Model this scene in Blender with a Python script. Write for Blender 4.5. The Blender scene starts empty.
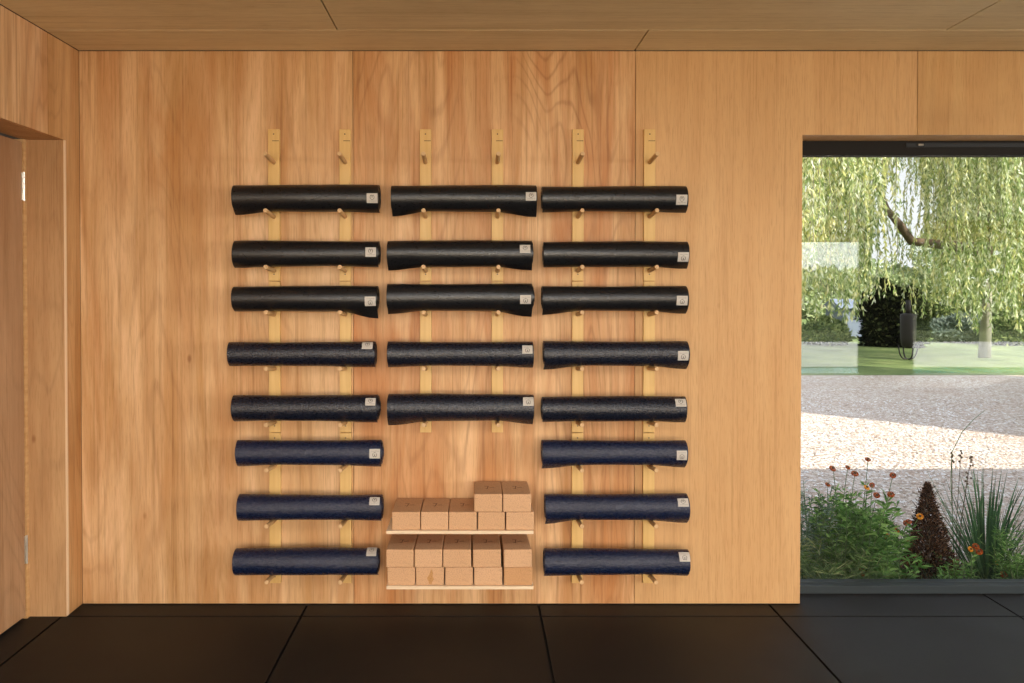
import bpy, bmesh, math, random
from math import sin, cos, pi, radians, sqrt
from mathutils import Vector, Matrix
random.seed(7)
sc = bpy.context.scene
COL = sc.collection

# ------------------------------------------------------------------ camera
CAM = Vector((0.0, -3.6, 1.384)); PITCH = -0.0145; F = 835.0; PX, PY = 475.5, 297.2
CT, ST = cos(PITCH), sin(PITCH)
def at(px, py, Y):
    """world point on the plane y = Y seen at photo pixel (px, py)"""
    dx = (px - PX) / F; dz = -(py - PY) / F
    d = Vector((dx, CT - dz * ST, ST + dz * CT))
    return CAM + d * ((Y - CAM.y) / d.y)
cd = bpy.data.cameras.new('camera'); cam = bpy.data.objects.new('camera', cd); COL.objects.link(cam)
cam.location = CAM; cam.rotation_euler = (pi / 2 + PITCH, 0, 0)
cd.sensor_width = 36; cd.lens = F / 1024 * 36
cd.shift_x = (512 - PX) / 1024; cd.shift_y = -(341.5 - PY) / 1024
cd.clip_start = 0.05; cd.clip_end = 300
sc.camera = cam
sc.view_settings.view_transform = 'Standard'; sc.view_settings.look = 'None'
sc.view_settings.gamma = 1; sc.view_settings.use_curve_mapping = False
sc.view_settings.exposure = -0.05

# ------------------------------------------------------------------ helpers
def tag(o, label=None, cat=None, group=None, kind=None):
    if label: o['label'] = label
    if cat: o['category'] = cat
    if group: o['group'] = group
    if kind: o['kind'] = kind
    return o
def empty(name, loc=(0, 0, 0), rz=0, **k):
    o = bpy.data.objects.new(name, None); COL.objects.link(o); o.location = loc
    o.rotation_euler = (0, 0, rz); o.empty_display_size = 0.05
    return tag(o, **k)
class MB:
    def __init__(s): s.v = []; s.f = []; s.m = []
    def add(s, vs, fs, mi=0):
        b = len(s.v); s.v += [tuple(v) for v in vs]
        s.f += [tuple(i + b for i in f) for f in fs]; s.m += [mi] * len(fs); return s
    def box(s, x0, x1, y0, y1, z0, z1, mi=0):
        vs = [(x, y, z) for x in (x0, x1) for y in (y0, y1) for z in (z0, z1)]
        return s.add(vs, [(0, 1, 3, 2), (4, 6, 7, 5), (0, 4, 5, 1), (2, 3, 7, 6), (0, 2, 6, 4), (1, 5, 7, 3)], mi)
    def tube(s, pts, rs, n=8, mi=0, cap=True):
        pts = [Vector(p) for p in pts]
        if not hasattr(rs, '__len__'): rs = [rs] * len(pts)
        t0 = (pts[1] - pts[0]).normalized()
        up = Vector((0, 0, 1)) if abs(t0.z) < .9 else Vector((1, 0, 0))
        a = t0.cross(up).normalized(); vs = []; fs = []
        for i, p in enumerate(pts):
            t = (pts[min(i + 1, len(pts) - 1)] - pts[max(i - 1, 0)]).normalized()
            a = (a - t * a.dot(t)).normalized(); b = t.cross(a)
            for k in range(n):
                q = 2 * pi * k / n; vs.append(p + (a * cos(q) + b * sin(q)) * rs[i])
        for i in range(len(pts) - 1):
            for k in range(n):
                k2 = (k + 1) % n; fs.append((i * n + k, i * n + k2, i * n + n + k2, i * n + n + k))
        if cap: fs.append(tuple(range(n))[::-1]); fs.append(tuple((len(pts) - 1) * n + k for k in range(n)))
        return s.add(vs, fs, mi)
    def leaf(s, p, d, w, L, mi=0, nrm=None, droop=0.0):
        """a lance-shaped folded leaf: base p, direction d"""
        d = Vector(d).normalized(); nrm = Vector(nrm) if nrm else Vector((random.uniform(-1, 1), random.uniform(-1, 1), random.uniform(-1, 1)))
        sd = d.cross(nrm)
        if sd.length < 1e-3: sd = d.cross(Vector((.3, .5, .8)))
        sd.normalize(); p = Vector(p); m = p + d * L * .5; e = p + d * L; m.z -= droop * L * .25; e.z -= droop * L
        return s.add([p, m + sd * w * .5, e, m - sd * w * .5], [(0, 1, 2, 3)], mi)
    def blade(s, p, d, w, L, bend, n=6, mi=0, side=None):
        """a long strappy blade that arches over"""
        p = Vector(p); d = Vector(d).normalized(); h = Vector((d.x, d.y, 0))
        h = h.normalized() if h.length > 1e-3 else Vector((1, 0, 0))
        sd = Vector(side) if side else Vector((-h.y, h.x, 0)); vs = []
        for i in range(n + 1):
            t = i / n; ww = w * (1 - t ** 2.2) * .5 + .0003
            vs += [p - sd * ww, p + sd * ww]
            d = (d + (h * .8 + Vector((0, 0, -1))) * bend / n * (t + .2)).normalized(); p = p + d * L / n
        return s.add(vs, [(2 * i, 2 * i + 1, 2 * i + 3, 2 * i + 2) for i in range(n)], mi)
    def build(s, name, mat, parent=None, smooth=False, bevel=0, seg=2, loc=None):
        me = bpy.data.meshes.new(name); me.from_pydata(s.v, [], s.f)
        for m in (mat if isinstance(mat, (list, tuple)) else [mat]): me.materials.append(m)
        if any(s.m): me.polygons.foreach_set('material_index', s.m)
        me.update()
        bm = bmesh.new(); bm.from_mesh(me)
        if len(s.f) < 60000 and not getattr(s, 'open', False): bmesh.ops.recalc_face_normals(bm, faces=bm.faces)
        if bevel: bmesh.ops.bevel(bm, geom=bm.edges[:], offset=bevel, segments=seg, affect='EDGES', profile=.5)
        bm.to_mesh(me); bm.free()
        if smooth: me.polygons.foreach_set('use_smooth', [True] * len(me.polygons))
        o = bpy.data.objects.new(name, me); COL.objects.link(o)
        if parent: o.parent = parent
        if loc: o.location = loc
        return o

# ------------------------------------------------------------------ materials
class NT:
    def __init__(s, name):
        s.mat = bpy.data.materials.new(name); s.mat.use_nodes = True; s.t = s.mat.node_tree
        s.t.nodes.clear(); s.out = s.n('ShaderNodeOutputMaterial')
    def n(s, ty, **k):
        x = s.t.nodes.new(ty)
        for a, b in k.items():
            if a.startswith('i_'):
                key = a[2:]; key = int(key) if key.isdigit() else key.replace('_', ' '); x.inputs[key].default_value = b
            else: setattr(x, a, b)
        return x
    def l(s, a, b): s.t.links.new(a, b)
    def math(s, op, a, b=None, clamp=False):
        x = s.n('ShaderNodeMath', operation=op, use_clamp=clamp)
        for i, v in enumerate((a, b)):
            if v is None: continue
            if hasattr(v, 'links'): s.l(v, x.inputs[i])
            else: x.inputs[i].default_value = v
        return x.outputs[0]
    def ramp(s, fac, stops, interp='LINEAR'):
        r = s.n('ShaderNodeValToRGB'); r.color_ramp.interpolation = interp; e = r.color_ramp.elements
        while len(e) < len(stops): e.new(.5)
        for i, (p, c) in enumerate(stops): e[i].position = p; e[i].color = (*c, 1)
        s.l(fac, r.inputs[0]); return r.outputs[0]
    def coords(s, scale=(1, 1, 1), loc=(0, 0, 0), kind='Object'):
        tc = s.n('ShaderNodeTexCoord'); m = s.n('ShaderNodeMapping'); m.inputs['Scale'].default_value = scale
        m.inputs['Location'].default_value = loc; s.l(tc.outputs[kind], m.inputs['Vector']); return m.outputs[0]
    def noise(s, vec, scale, detail=3, rough=.5, dist=0):
        x = s.n('ShaderNodeTexNoise', i_Scale=scale, i_Detail=detail, i_Roughness=rough, i_Distortion=dist)
        if vec is not None: s.l(vec, x.inputs['Vector'])
        return x.outputs['Fac']
    def mixc(s, fac, a, b, mode='MIX'):
        x = s.n('ShaderNodeMix', data_type='RGBA', blend_type=mode)
        for v, i in ((fac, 0), (a, 6), (b, 7)):
            if hasattr(v, 'links'): s.l(v, x.inputs[i])
            elif i == 0: x.inputs[0].default_value = v
            else: x.inputs[i].default_value = (*v, 1)
        return x.outputs[2]
    def bsdf(s, color, rough=.5, spec=.5, bump=None, bstr=.2, bdist=.002, metal=0, **k):
        b = s.n('ShaderNodeBsdfPrincipled'); b.inputs['Metallic'].default_value = metal
        b.inputs['Specular IOR Level'].default_value = spec
        if hasattr(color, 'links'): s.l(color, b.inputs['Base Color'])
        else: b.inputs['Base Color'].default_value = (*color, 1)
        if hasattr(rough, 'links'): s.l(rough, b.inputs['Roughness'])
        else: b.inputs['Roughness'].default_value = rough
        for a, v in k.items(): b.inputs[a.replace('_', ' ')].default_value = v
        if bump is not None:
            u = s.n('ShaderNodeBump', i_Strength=bstr, i_Distance=bdist); s.l(bump, u.inputs['Height']); s.l(u.outputs[0], b.inputs['Normal'])
        s.l(b.outputs[0], s.out.inputs[0]); s.b = b; return s.mat

def plywood(name, axis, seed, light, dark, red, figure=1.0, blotch=.3, rough=.5, freq=1.0):
    """rotary-cut veneer; axis = grain direction"""
    k_ = (.97, .965, .96); light, dark, red = [tuple(a * b for a, b in zip(q, k_)) for q in (light, dark, red)]
    t = NT(name)
    def sc_(across, along):
        v = [across] * 3; v['xyz'.index(axis)] = along; return tuple(v)
    off = (seed * 3.7, seed * 1.3, seed * 2.1)
    warp = t.noise(t.coords(sc_(6.0, .9), off), 1.0, 3, .6)
    field = t.math('ADD', t.noise(t.coords(sc_(1.9 * freq, .36 * freq), off), 1.0, 2.5, .5, .5), t.math('MULTIPLY', warp, .06))
    bands = t.math('SINE', t.math('MULTIPLY', field, 150.0))
    broad = t.noise(t.coords(sc_(6.8 * freq, .62 * freq), off), 1.0, 4, .62, 1.3)
    streak = t.noise(t.coords(sc_(85.0, 1.1), off), 1.0, 4, .65, .15)
    fine = t.noise(t.coords(sc_(360.0, 13.0), off), 1.0, 2, .6)
    mask = t.ramp(t.noise(t.coords(sc_(5.2 * freq, .75 * freq), (seed * 5.1, 2, seed)), 1.0, 3, .6, .9), [(.44, (0, 0, 0)), (.66, (1, 1, 1))])
    c = t.ramp(broad, [(.32, dark), (.50, tuple((a + b) / 2 for a, b in zip(light, dark))), (.66, light)])
    c = t.mixc(t.math('MULTIPLY', mask, min(1, .62 * figure)), c, red)
    f2 = t.ramp(bands, [(0, (0, 0, 0)), (.7, (.2, .2, .2)), (1, (1, 1, 1))])
    fm = t.ramp(t.noise(t.coords(sc_(2.3, .6), (seed * 2.3, 5, seed)), 1.0, 2, .5), [(.42, (0, 0, 0)), (.6, (1, 1, 1))])
    c = t.mixc(t.math('MULTIPLY', t.math('MULTIPLY', f2, fm), .26 * figure), c, tuple(x * .55 for x in red))
    s1 = t.ramp(streak, [(.32, (.70, .64, .55)), (.48, (1, 1, 1)), (.75, (1.0, 1.0, 1.0))])
    c = t.mixc(min(1, .38 + .34 * figure), c, s1, 'MULTIPLY')
    s2 = t.ramp(fine, [(.34, (.72, .66, .56)), (.46, (1, 1, 1))])
    c = t.mixc(.55, c, s2, 'MULTIPLY')
    bl = t.ramp(t.noise(t.coords((1.5, 1.5, 1.5), (seed, 4, seed)), 1.6, 3, .55, .4), [(.3, (.82, .80, .78)), (.6, (1, 1, 1))])
    c = t.mixc(blotch, c, bl, 'MULTIPLY')
    # sparse small knots
    vo = t.n('ShaderNodeTexVoronoi', i_Scale=1.0); t.l(t.coords(sc_(2.6, 1.3), off), vo.inputs['Vector'])
    kn = t.ramp(vo.outputs['Distance'], [(.012, (.45, .28, .15)), (.03, (1, 1, 1))])
    c = t.mixc(.6, c, kn, 'MULTIPLY')
    return t.bsdf(c, rough, .35, fine, .08, .001)
W_L, W_D, W_R = (.79, .52, .285), (.54, .295, .112), (.49, .215, .064)
M = {}
M['ply1'] = plywood('okoume_veneer_one', 'z', 1.0, W_L, W_D, W_R, 1.0)
M['ply2'] = plywood('okoume_veneer_two', 'z', 2.4, (.77, .49, .255), (.53, .27, .10), (.50, .195, .055), 1.4)
M['ply3'] = plywood('okoume_veneer_three', 'z', 5.2, (.655, .395, .178), (.595, .34, .142), (.56, .295, .115), .3, .2)
M['ply4'] = plywood('okoume_veneer_four', 'z', 7.7, (.64, .385, .16), (.55, .30, .11), (.55, .28, .10), .3, .9)
M['ply_side'] = plywood('okoume_veneer_side', 'z', 11.0, (.66, .39, .17), (.48, .25, .09), (.44, .19, .055), 1.1, .5)
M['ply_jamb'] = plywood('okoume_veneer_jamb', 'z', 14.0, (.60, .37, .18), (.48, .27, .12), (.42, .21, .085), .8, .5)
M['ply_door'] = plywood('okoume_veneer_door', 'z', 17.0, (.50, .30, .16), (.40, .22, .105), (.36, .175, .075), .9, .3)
M['ply_ceiling'] = plywood('okoume_veneer_ceiling', 'x', 3.0, (.80, .68, .43), (.73, .60, .35), (.71, .56, .32), .3, .5, .6, .7)
M['ply_edge'] = NT('pale_plywood_edge').bsdf((.72, .52, .32), .6)
t = NT('pale_rack_timber'); g = t.noise(t.coords((60, 60, 2.0)), 1, 3, .6)
b2 = t.noise(t.coords((1.3, 1.3, 1.6)), 1, 1)
c = t.mixc(t.math('MULTIPLY', b2, .8), t.ramp(g, [(.3, (.60, .365, .115)), (.7, (.74, .50, .20))]), (.64, .40, .13))
M['rail'] = t.bsdf(c, .45, .4, g, .08, .001)
t = NT('turned_peg_timber'); g = t.noise(t.coords((40, 6, 40)), 1, 3, .6)
M['peg'] = t.bsdf(t.ramp(g, [(.3, (.50, .27, .10)), (.7, (.66, .40, .18))]), .45, .4)
M['peg_end'] = NT('peg_end_grain').bsdf((.60, .385, .19), .6)
t = NT('birch_shelf'); g = t.noise(t.coords((2, 2, 240)), 1, 2, .6)
M['shelf'] = t.bsdf(t.ramp(g, [(.35, (.66, .49, .31)), (.65, (.84, .70, .50))]), .55)
M['screw'] = NT('dark_screw').bsdf((.10, .07, .045), .5, metal=.3)
M['groove'] = NT('dark_groove').bsdf((.07, .04, .02), .8)

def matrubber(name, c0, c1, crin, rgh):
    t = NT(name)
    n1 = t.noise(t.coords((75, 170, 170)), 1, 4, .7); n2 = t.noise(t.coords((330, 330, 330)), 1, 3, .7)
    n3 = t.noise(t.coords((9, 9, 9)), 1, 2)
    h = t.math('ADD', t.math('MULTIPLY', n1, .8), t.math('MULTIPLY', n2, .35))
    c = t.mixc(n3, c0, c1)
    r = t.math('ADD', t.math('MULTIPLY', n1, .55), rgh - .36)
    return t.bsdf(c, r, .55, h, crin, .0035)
M['mat_shaded'] = matrubber('shaded_rubber', (.0050, .0056, .0072), (.0068, .0076, .0098), .30, .42)  # one mat rubber; the row tints carry the cooler light lower down
M['mat_half_shaded'] = matrubber('half_shaded_rubber', (.0045, .0065, .0145), (.0070, .0098, .021), .6, .37)
M['mat_skylit'] = matrubber('skylit_rubber', (.0038, .0088, .031), (.0062, .0135, .046), .9, .36)
M['tag'] = NT('woven_tag').bsdf((.52, .49, .44), .8)
M['tagline'] = NT('tag_print').bsdf((.06, .05, .04), .8)

def cork(name, base):
    t = NT(name); co = t.coords((1, 1, 1))
    n = t.noise(co, 260, 3, .7); n2 = t.noise(co, 75, 3, .6); n3 = t.noise(co, 14, 2)
    c = t.ramp(n, [(.30, tuple(x * .62 for x in base)), (.48, base), (.72, tuple(min(1, x * 1.2) for x in base))])
    c = t.mixc(t.ramp(n2, [(.33, (.5, .5, .5)), (.42, (0, 0, 0))]), c, tuple(x * .55 for x in base))
    c = t.mixc(t.math('MULTIPLY', n3, .25), c, tuple(x * .8 for x in base))
    return t.bsdf(c, .85, .2, n, .3, .001)
M['cork1'] = cork('cork', (.57, .345, .19)); M['cork2'] = cork('cork_light', (.60, .37, .21)); M['cork3'] = cork('cork_deep', (.53, .295, .14))
M['burn'] = NT('burnt_mark').bsdf((.16, .075, .03), .9)

t = NT('black_rubber_tile'); co = t.coords((1, 1, 1))
n = t.noise(co, 420, 3, .7); n2 = t.noise(co, 2.2, 3, .6); n3 = t.noise(co, 900, 1)
c = t.ramp(n2, [(.3, (.0048, .0042, .0036)), (.7, (.0090, .0078, .0066))])
c = t.mixc(t.ramp(n3, [(.66, (0, 0, 0)), (.74, (.5, .5, .5))]), c, (.06, .055, .05))
M['floor'] = t.bsdf(c, t.math('ADD', t.math('MULTIPLY', n2, .2), .46), .28, n, .5, .002)
M['subfloor'] = NT('dark_underlay').bsdf((.004, .004, .004), .9)

t = NT('anthracite_aluminium'); n = t.noise(t.coords((1, 1, 1)), 300, 2)
M['frame'] = t.bsdf((.022, .031, .035), .5, .4, n, .05, .001)
M['dark_brown'] = NT('black_brown_tone').bsdf((.012, .0095, .007), .7, .2)
M['frame_black'] = NT('black_slot').bsdf((.006, .006, .006), .6)
M['steel'] = NT('brushed_steel').bsdf((.72, .68, .60), .28, metal=1)
M['render'] = NT('dark_cladding').bsdf((.10, .075, .055), .8)
M['wing'] = NT('barn_cladding').bsdf((.16, .12, .09), .85)

t = NT('window_glass')                       # clear sheet: Schlick reflection over plain transmission
lw = t.n('ShaderNodeLayerWeight', i_Blend=.5)
sch = t.math('ADD', t.math('MULTIPLY', t.math('POWER', lw.outputs['Facing'], 5.0), .95), .045, True)
tr = t.n('ShaderNodeBsdfTransparent'); tr.inputs[0].default_value = (.985, .995, .99, 1)
gl = t.n('ShaderNodeBsdfGlossy', i_Roughness=0.0); mx = t.n('ShaderNodeMixShader')
t.l(sch, mx.inputs[0]); t.l(tr.outputs[0], mx.inputs[1]); t.l(gl.outputs[0], mx.inputs[2]); t.l(mx.outputs[0], t.out.inputs[0])
M['glass'] = t.mat

t = NT('gravel'); co = t.coords((1, 1, 1))
vo = t.n('ShaderNodeTexVoronoi', i_Scale=38.0); t.l(co, vo.inputs['Vector'])
n = t.noise(co, 1.4, 4, .6)
c = t.ramp(vo.outputs['Color'], [(.0, (.27, .17, .11)), (.3, (.44, .34, .26)), (.6, (.57, .48, .40)), (1, (.76, .69, .60))])
c = t.mixc(t.ramp(n, [(.45, (0, 0, 0)), (.75, (.6, .6, .6))]), c, (.46, .33, .24))
sm = t.noise(co, 120, 3, .7); c = t.mixc(.5, c, t.ramp(sm, [(.3, (.6, .58, .55)), (.6, (1, 1, 1))]), 'MULTIPLY')
M['gravel'] = t.bsdf(c, .9, .2, t.math('MULTIPLY', vo.outputs['Distance'], -1.0), 1.0, .02)
def perisland(name, stops, rough=.6, trans=0.0):
    t = NT(name); g = t.n('ShaderNodeNewGeometry'); c = t.ramp(g.outputs['Random Per Island'], stops)
    if trans:
        d = t.n('ShaderNodeBsdfDiffuse'); tl = t.n('ShaderNodeBsdfTranslucent'); mx = t.n('ShaderNodeMixShader', i_0=trans)
        t.l(c, d.inputs[0]); t.l(c, tl.inputs[0]); t.l(d.outputs[0], mx.inputs[1]); t.l(tl.outputs[0], mx.inputs[2]); t.l(mx.outputs[0], t.out.inputs[0])
        return t.mat
    return t.bsdf(c, rough, .3)
M['stones'] = perisland('gravel_stones', [(0, (.28, .19, .13)), (.35, (.50, .43, .36)), (.7, (.68, .63, .58)), (1, (.82, .79, .74))], .8)
M['willow'] = perisland('willow_leaves', [(0, (.10, .17, .045)), (.35, (.27, .35, .11)), (.7, (.50, .54, .25)), (1, (.92, .92, .74))], trans=.55)
M['willow_warm'] = perisland('willow_leaves_yellow', [(0, (.34, .38, .10)), (.4, (.62, .60, .22)), (1, (.92, .86, .52))], trans=.55)
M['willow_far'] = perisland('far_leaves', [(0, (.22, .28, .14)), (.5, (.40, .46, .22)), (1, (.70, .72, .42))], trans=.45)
M['dark_leaf'] = perisland('dark_conifer_leaves', [(0, (.006, .009, .004)), (.7, (.020, .026, .010)), (.93, (.07, .08, .03)), (1, (.25, .28, .10))], trans=.15)
M['bush_leaf'] = perisland('bush_leaves', [(0, (.04, .06, .02)), (.5, (.12, .16, .05)), (1, (.38, .40, .15))], trans=.3)
M['grey_leaf'] = perisland('grey_leaves', [(0, (.05, .065, .055)), (.5, (.13, .16, .12)), (1, (.32, .35, .28))], trans=.3)
M['bark'] = NT('bark').bsdf((.085, .055, .03), .9)
M['bark_pale'] = NT('pale_bark').bsdf((.30, .27, .20), .9)
t = NT('lawn'); co = t.coords((1, 1, 1)); n = t.noise(co, 1.2, 4, .6); n2 = t.noise(co, 40, 3, .7)
c = t.ramp(n, [(.3, (.09, .125, .04)), (.6, (.17, .21, .07)), (.8, (.34, .33, .14))])
c = t.mixc(.6, c, t.ramp(n2, [(.3, (.6, .6, .6)), (.7, (1, 1, 1))]), 'MULTIPLY')
M['lawn'] = t.bsdf(c, .9, .1, n2, .6, .03)
M['soil'] = NT('soil').bsdf((.035, .022, .014), .95)
M['paving'] = NT('pale_paving').bsdf((.62, .60, .56), .8)
M['pool'] = NT('pool_water').bsdf((.04, .36, .34), .15)
M['shed'] = NT('slate_blue_boards').bsdf((.13, .15, .19), .8)
G = lambda n, s: perisland(n, s, trans=.25)
M['g_leaf'] = G('border_leaf', [(0, (.05, .12, .025)), (.5, (.14, .29, .07)), (1, (.32, .50, .16))])
M['g_blue'] = G('blue_green_leaf', [(0, (.06, .12, .08)), (.6, (.15, .24, .16)), (1, (.34, .44, .34))])
M['g_strap'] = G('strap_leaf', [(0, (.03, .075, .032)), (.5, (.07, .16, .065)), (1, (.16, .30, .13))])
M['g_grass'] = G('grass_leaf', [(0, (.05, .09, .03)), (.5, (.12, .20, .06)), (1, (.33, .36, .16))])
M['dead'] = G('dead_needles', [(0, (.020, .010, .008)), (.45, (.060, .028, .018)), (.8, (.15, .065, .032)), (1, (.34, .16, .08))])
M['stem'] = NT('green_stem').bsdf((.10, .16, .05), .7)
M['stem_brown'] = NT('brown_stem').bsdf((.12, .075, .04), .8)
M['petal'] = G('orange_petals', [(0, (.45, .11, .01)), (.5, (.75, .25, .02)), (1, (.95, .42, .05))])
M['petal_r'] = G('rust_petals', [(0, (.16, .025, .008)), (.5, (.32, .055, .012)), (1, (.50, .13, .03))])
M['disc'] = NT('flower_disc').bsdf((.13, .06, .02), .9)
M['lav'] = G('lavender_buds', [(0, (.05, .05, .12)), (1, (.15, .14, .30))])
M['iron'] = NT('dark_iron').bsdf((.022, .016, .013), .6, metal=.3)

# ------------------------------------------------------------------ the room
XL, XR, H = -1.703, 9.0, 2.39
WX, WZ = 1.406, 2.03            # window opening: left edge, head
YB = -9.0                       # far rear wall behind the camera (right bay); left bay ends at YN
YN, XN = -4.7, 3.2
S = lambda o: tag(o, kind='structure')
w = MB(); g = .0012
seams = [XL, -.527, .688, 1.899, 3.12, 4.34, 5.56, 6.78, 8.0, XR]
SM = [0, 1, 2, 3, 2, 3, 0, 1, 2]
for i in range(9):
    a, b = seams[i] + g, seams[i + 1] - g
    z0 = .004
    if a < WX < b:
        w.box(a, WX, 0, .018, z0, H - .002, SM[i]); w.box(WX, b, 0, .018, WZ, H - .002, SM[i])
    elif WX < a < 3.7:
        if b > 3.7: w.box(a, 3.7, 0, .018, WZ, H - .002, SM[i]); w.box(3.7, b, 0, .018, z0, H - .002, SM[i])
        else: w.box(a, b, 0, .018, WZ, H - .002, SM[i])
    else: w.box(a, b, 0, .018, z0, H - .002, SM[i])
# dark core of the wall and the outside face, with the opening left free
for (x0, x1, z0, z1) in ((XL - .4, WX, -.15, 2.45), (3.7, XR + .2, -.15, 2.45), (WX, 3.7, WZ + .012, 2.45)):
    w.box(x0, x1, .0185, .24, z0, z1, 4)
# plywood reveal: head soffit and jambs
w.box(WX, 3.7, .018, .15, WZ, WZ + .0115, 2)
w.box(WX - .0002, WX + .0005, .018, .15, 0, WZ, 2)
S(w.build('wall_back', [M['ply1'], M['ply2'], M['ply3'], M['ply4'], M['render']]))

# left wall, with the door recess from the arris at DY back towards the camera
DY, DZ, DX = -.132, 1.985, XL - .158
w = MB()
w.box(XL - .018, XL, DY + .0126, -.001, .004, DZ, 0); w.box(XL - .018, XL, DY, -.001, DZ, H - .002, 0)                     # strip beside the corner
w.box(XL - .018, XL, -.262 + g, DY, DZ, H - .002, 0)                   # above the door, first sheet
w.box(XL - .018, XL, -1.18, -.262 - g, DZ, H - .002, 1)
w.box(XL - .018, XL, YN, -1.18, .004, H - .002, 1)
w.box(XL - .4, XL - .0185, DY + .013, .018, 0, H, 3); w.box(XL - .4, XL - .0185, YN, -1.19, 0, H, 3)
w.box(XL - .4, XL - .0185, -1.2, DY + .013, DZ + .013, H, 3)
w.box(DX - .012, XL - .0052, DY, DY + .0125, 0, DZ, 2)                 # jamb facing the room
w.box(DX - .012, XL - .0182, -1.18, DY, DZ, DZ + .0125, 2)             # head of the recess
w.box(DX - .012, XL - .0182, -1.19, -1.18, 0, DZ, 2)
w.box(XL - .0051, XL + .0004, DY - .0004, DY + .0125, .004, DZ, 4)       # pale bare edge of the sheet
S(w.build('wall_left', [M['ply_side'], M['ply1'], M['ply_jamb'], M['render'], M['ply_edge']]))
# door: leaf set back in the recess, hinged at the far jamb
d = empty('door_1', (DX, DY - .022, 0), kind='structure')
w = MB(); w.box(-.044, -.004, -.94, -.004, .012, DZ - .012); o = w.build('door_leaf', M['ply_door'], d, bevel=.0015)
d.rotation_euler = (0, 0, radians(0))
w = MB(); w.box(-.05, .0, .001, .021, 0, DZ); w.build('door_lining', M['peg'], d)
for zc in (1.79, .289):
    w = MB()
    for k in range(5):
        a = zc - .058 + k * .0236
        w.tube([(.0015, -.002, a), (.0015, -.002, a + .0222)], .0048, 10)
    w.box(-.0035, -.0005, -.012, -.002, zc - .056, zc + .056)
    h = w.build('hinge', M['steel'], d); h['label'] = 'steel butt hinge'

# remaining walls (behind and beside the camera)
w = MB(); w.box(XR, XR + .2, YB, 0, 2.05, H); w.box(XR, XR + .2, YB, -7.8, 0, 2.05); w.box(XR, XR + .2, -.9, 0, 0, 2.05); S(w.build('wall_right', M['ply3']))  # wide gap added so the side fill lamp reaches in
w = MB()   # added near bay to let fill light in: posts and head only, opening free
w.box(XL - .02, XL + .12, YN - .2, YN, 0, H); w.box(XN - .12, XN, YN - .2, YN, 0, H); w.box(XL, XN, YN - .2, YN, 2.05, H)
w.box(XN - .15, XN, YB, YN - .2, 0, H)
for (a, b) in ((XN, 4.55), (6.04, 6.82), (8.75, XR)): w.box(a, b, YB - .2, YB, 0, H, 1)
w.box(XN, XR, YB - .2, YB, 2.06, H)
S(w.build('wall_rear', [M['ply2'], M['dark_brown']]))
w = MB()
for x in (.1, 1.65): w.box(x - .03, x + .03, YN - .14, YN - .06, 0, 2.05)
w.box(XL, XN, YN - .14, YN - .06, 2.0, 2.05); w.box(XL, XN, YN - .14, YN - .06, 0, .05)
S(w.build('window_added', M['frame']))  # frame of the added bay

# ceiling sheets with open joints
w = MB(); gx = .0032
ys = [0.0, -.292, -1.512, -2.732, -3.952, -5.172, -6.392, -7.612, -9.0]
for r in range(8):
    first = .683 if r == 0 else (-.545 if r % 2 else .683)
    xs = [first + 2.40 * k for k in range(-2, 6)]
    xs = [x for x in xs if XL + .05 < x < XR - .05]
    xs = [XL] + xs + [XR]
    for k in range(len(xs) - 1):
        w.box(xs[k] + gx, xs[k + 1] - gx, ys[r + 1] + gx * 1.1, ys[r] - gx * 1.1 - (.003 if r == 0 else 0), H, H + .018)
S(w.build('ceiling', M['ply_ceiling']))
w = MB(); w.box(XL - .5, XR + .4, YB - .3, .38, H + .0185, 2.84)
w.box(WX - .2, 3.9, .24, .38, 2.3, H + .02)
S(w.build('trim_1', M['render'])).name = 'ceiling_roof_deck'

# floor: one metre rubber tiles laid on a dark underlay
w = MB(); gf = .005; rows = [.150, -.130] + [-.130 - k for k in range(1, 10)]
for r in range(len(rows) - 1):
    for k in range(-2, 10):
        x0, x1 = -.728 + k, -.728 + k + 1
        if x1 < XL - .2: continue
        y1 = rows[r]
        if r == 0:
            y1 = .126 if x0 > WX - .2 else -.0005
            if x0 < WX < x1 and x0 <= WX - .2:
                w.box(WX + .002, x1 - gf, rows[1] + gf, .126, -.02, 0); x1 = WX + .002 + gf
                y1 = -.0005
        if r == 0 and x1 < XL + .03: continue
        w.box(x0 + gf, x1 - gf, rows[r + 1] + gf, y1 - (gf if r else 0), -.02, 0 if r or y1 > 0 else .0, 0)
w.box(XL - .4, XR, YB, .128, -.1, -.012, 1)
S(w.build('floor', [M['floor'], M['subfloor']]))

# ------------------------------------------------------------------ the window
win = empty('window_1', (WX, .15, 0), kind='structure')
HY = .014
w = MB(); Wd = 3.7 - WX
w.box(-.02, Wd, -.022, .062, -.02, .034); w.box(0, Wd, .012, .060, .034, .037)
w.box(-.06, -.004, 0, .085, -.02, WZ); w.box(Wd - .05, Wd, 0, .085, 0, WZ)
w.build('window_frame', M['frame'], win, bevel=.0012)
w = MB(); w.box(-.03, Wd, HY, .085, 1.969, WZ + .005); w.build('shaded_head', M['dark_brown'], win, bevel=.0012)  # window head; housing is assumed, its darker tone stands for shade
w = MB(); w.box(.53, Wd - .05, HY - .003, HY + .001, 2.004, 2.022); w.build('vent_slot', M['frame_black'], win)
w = MB(); w.box(.583, .605, HY - .008, HY - .003, 2.010, 2.018); w.build('latch', M['steel'], win)
w = MB(); w.box(-.004, Wd - .05,   .030, .036, .034, 1.975); w.box(-.004, Wd - .05, .054, .060, .034, 1.975); w.build('pane', M['glass'], win)

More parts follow.
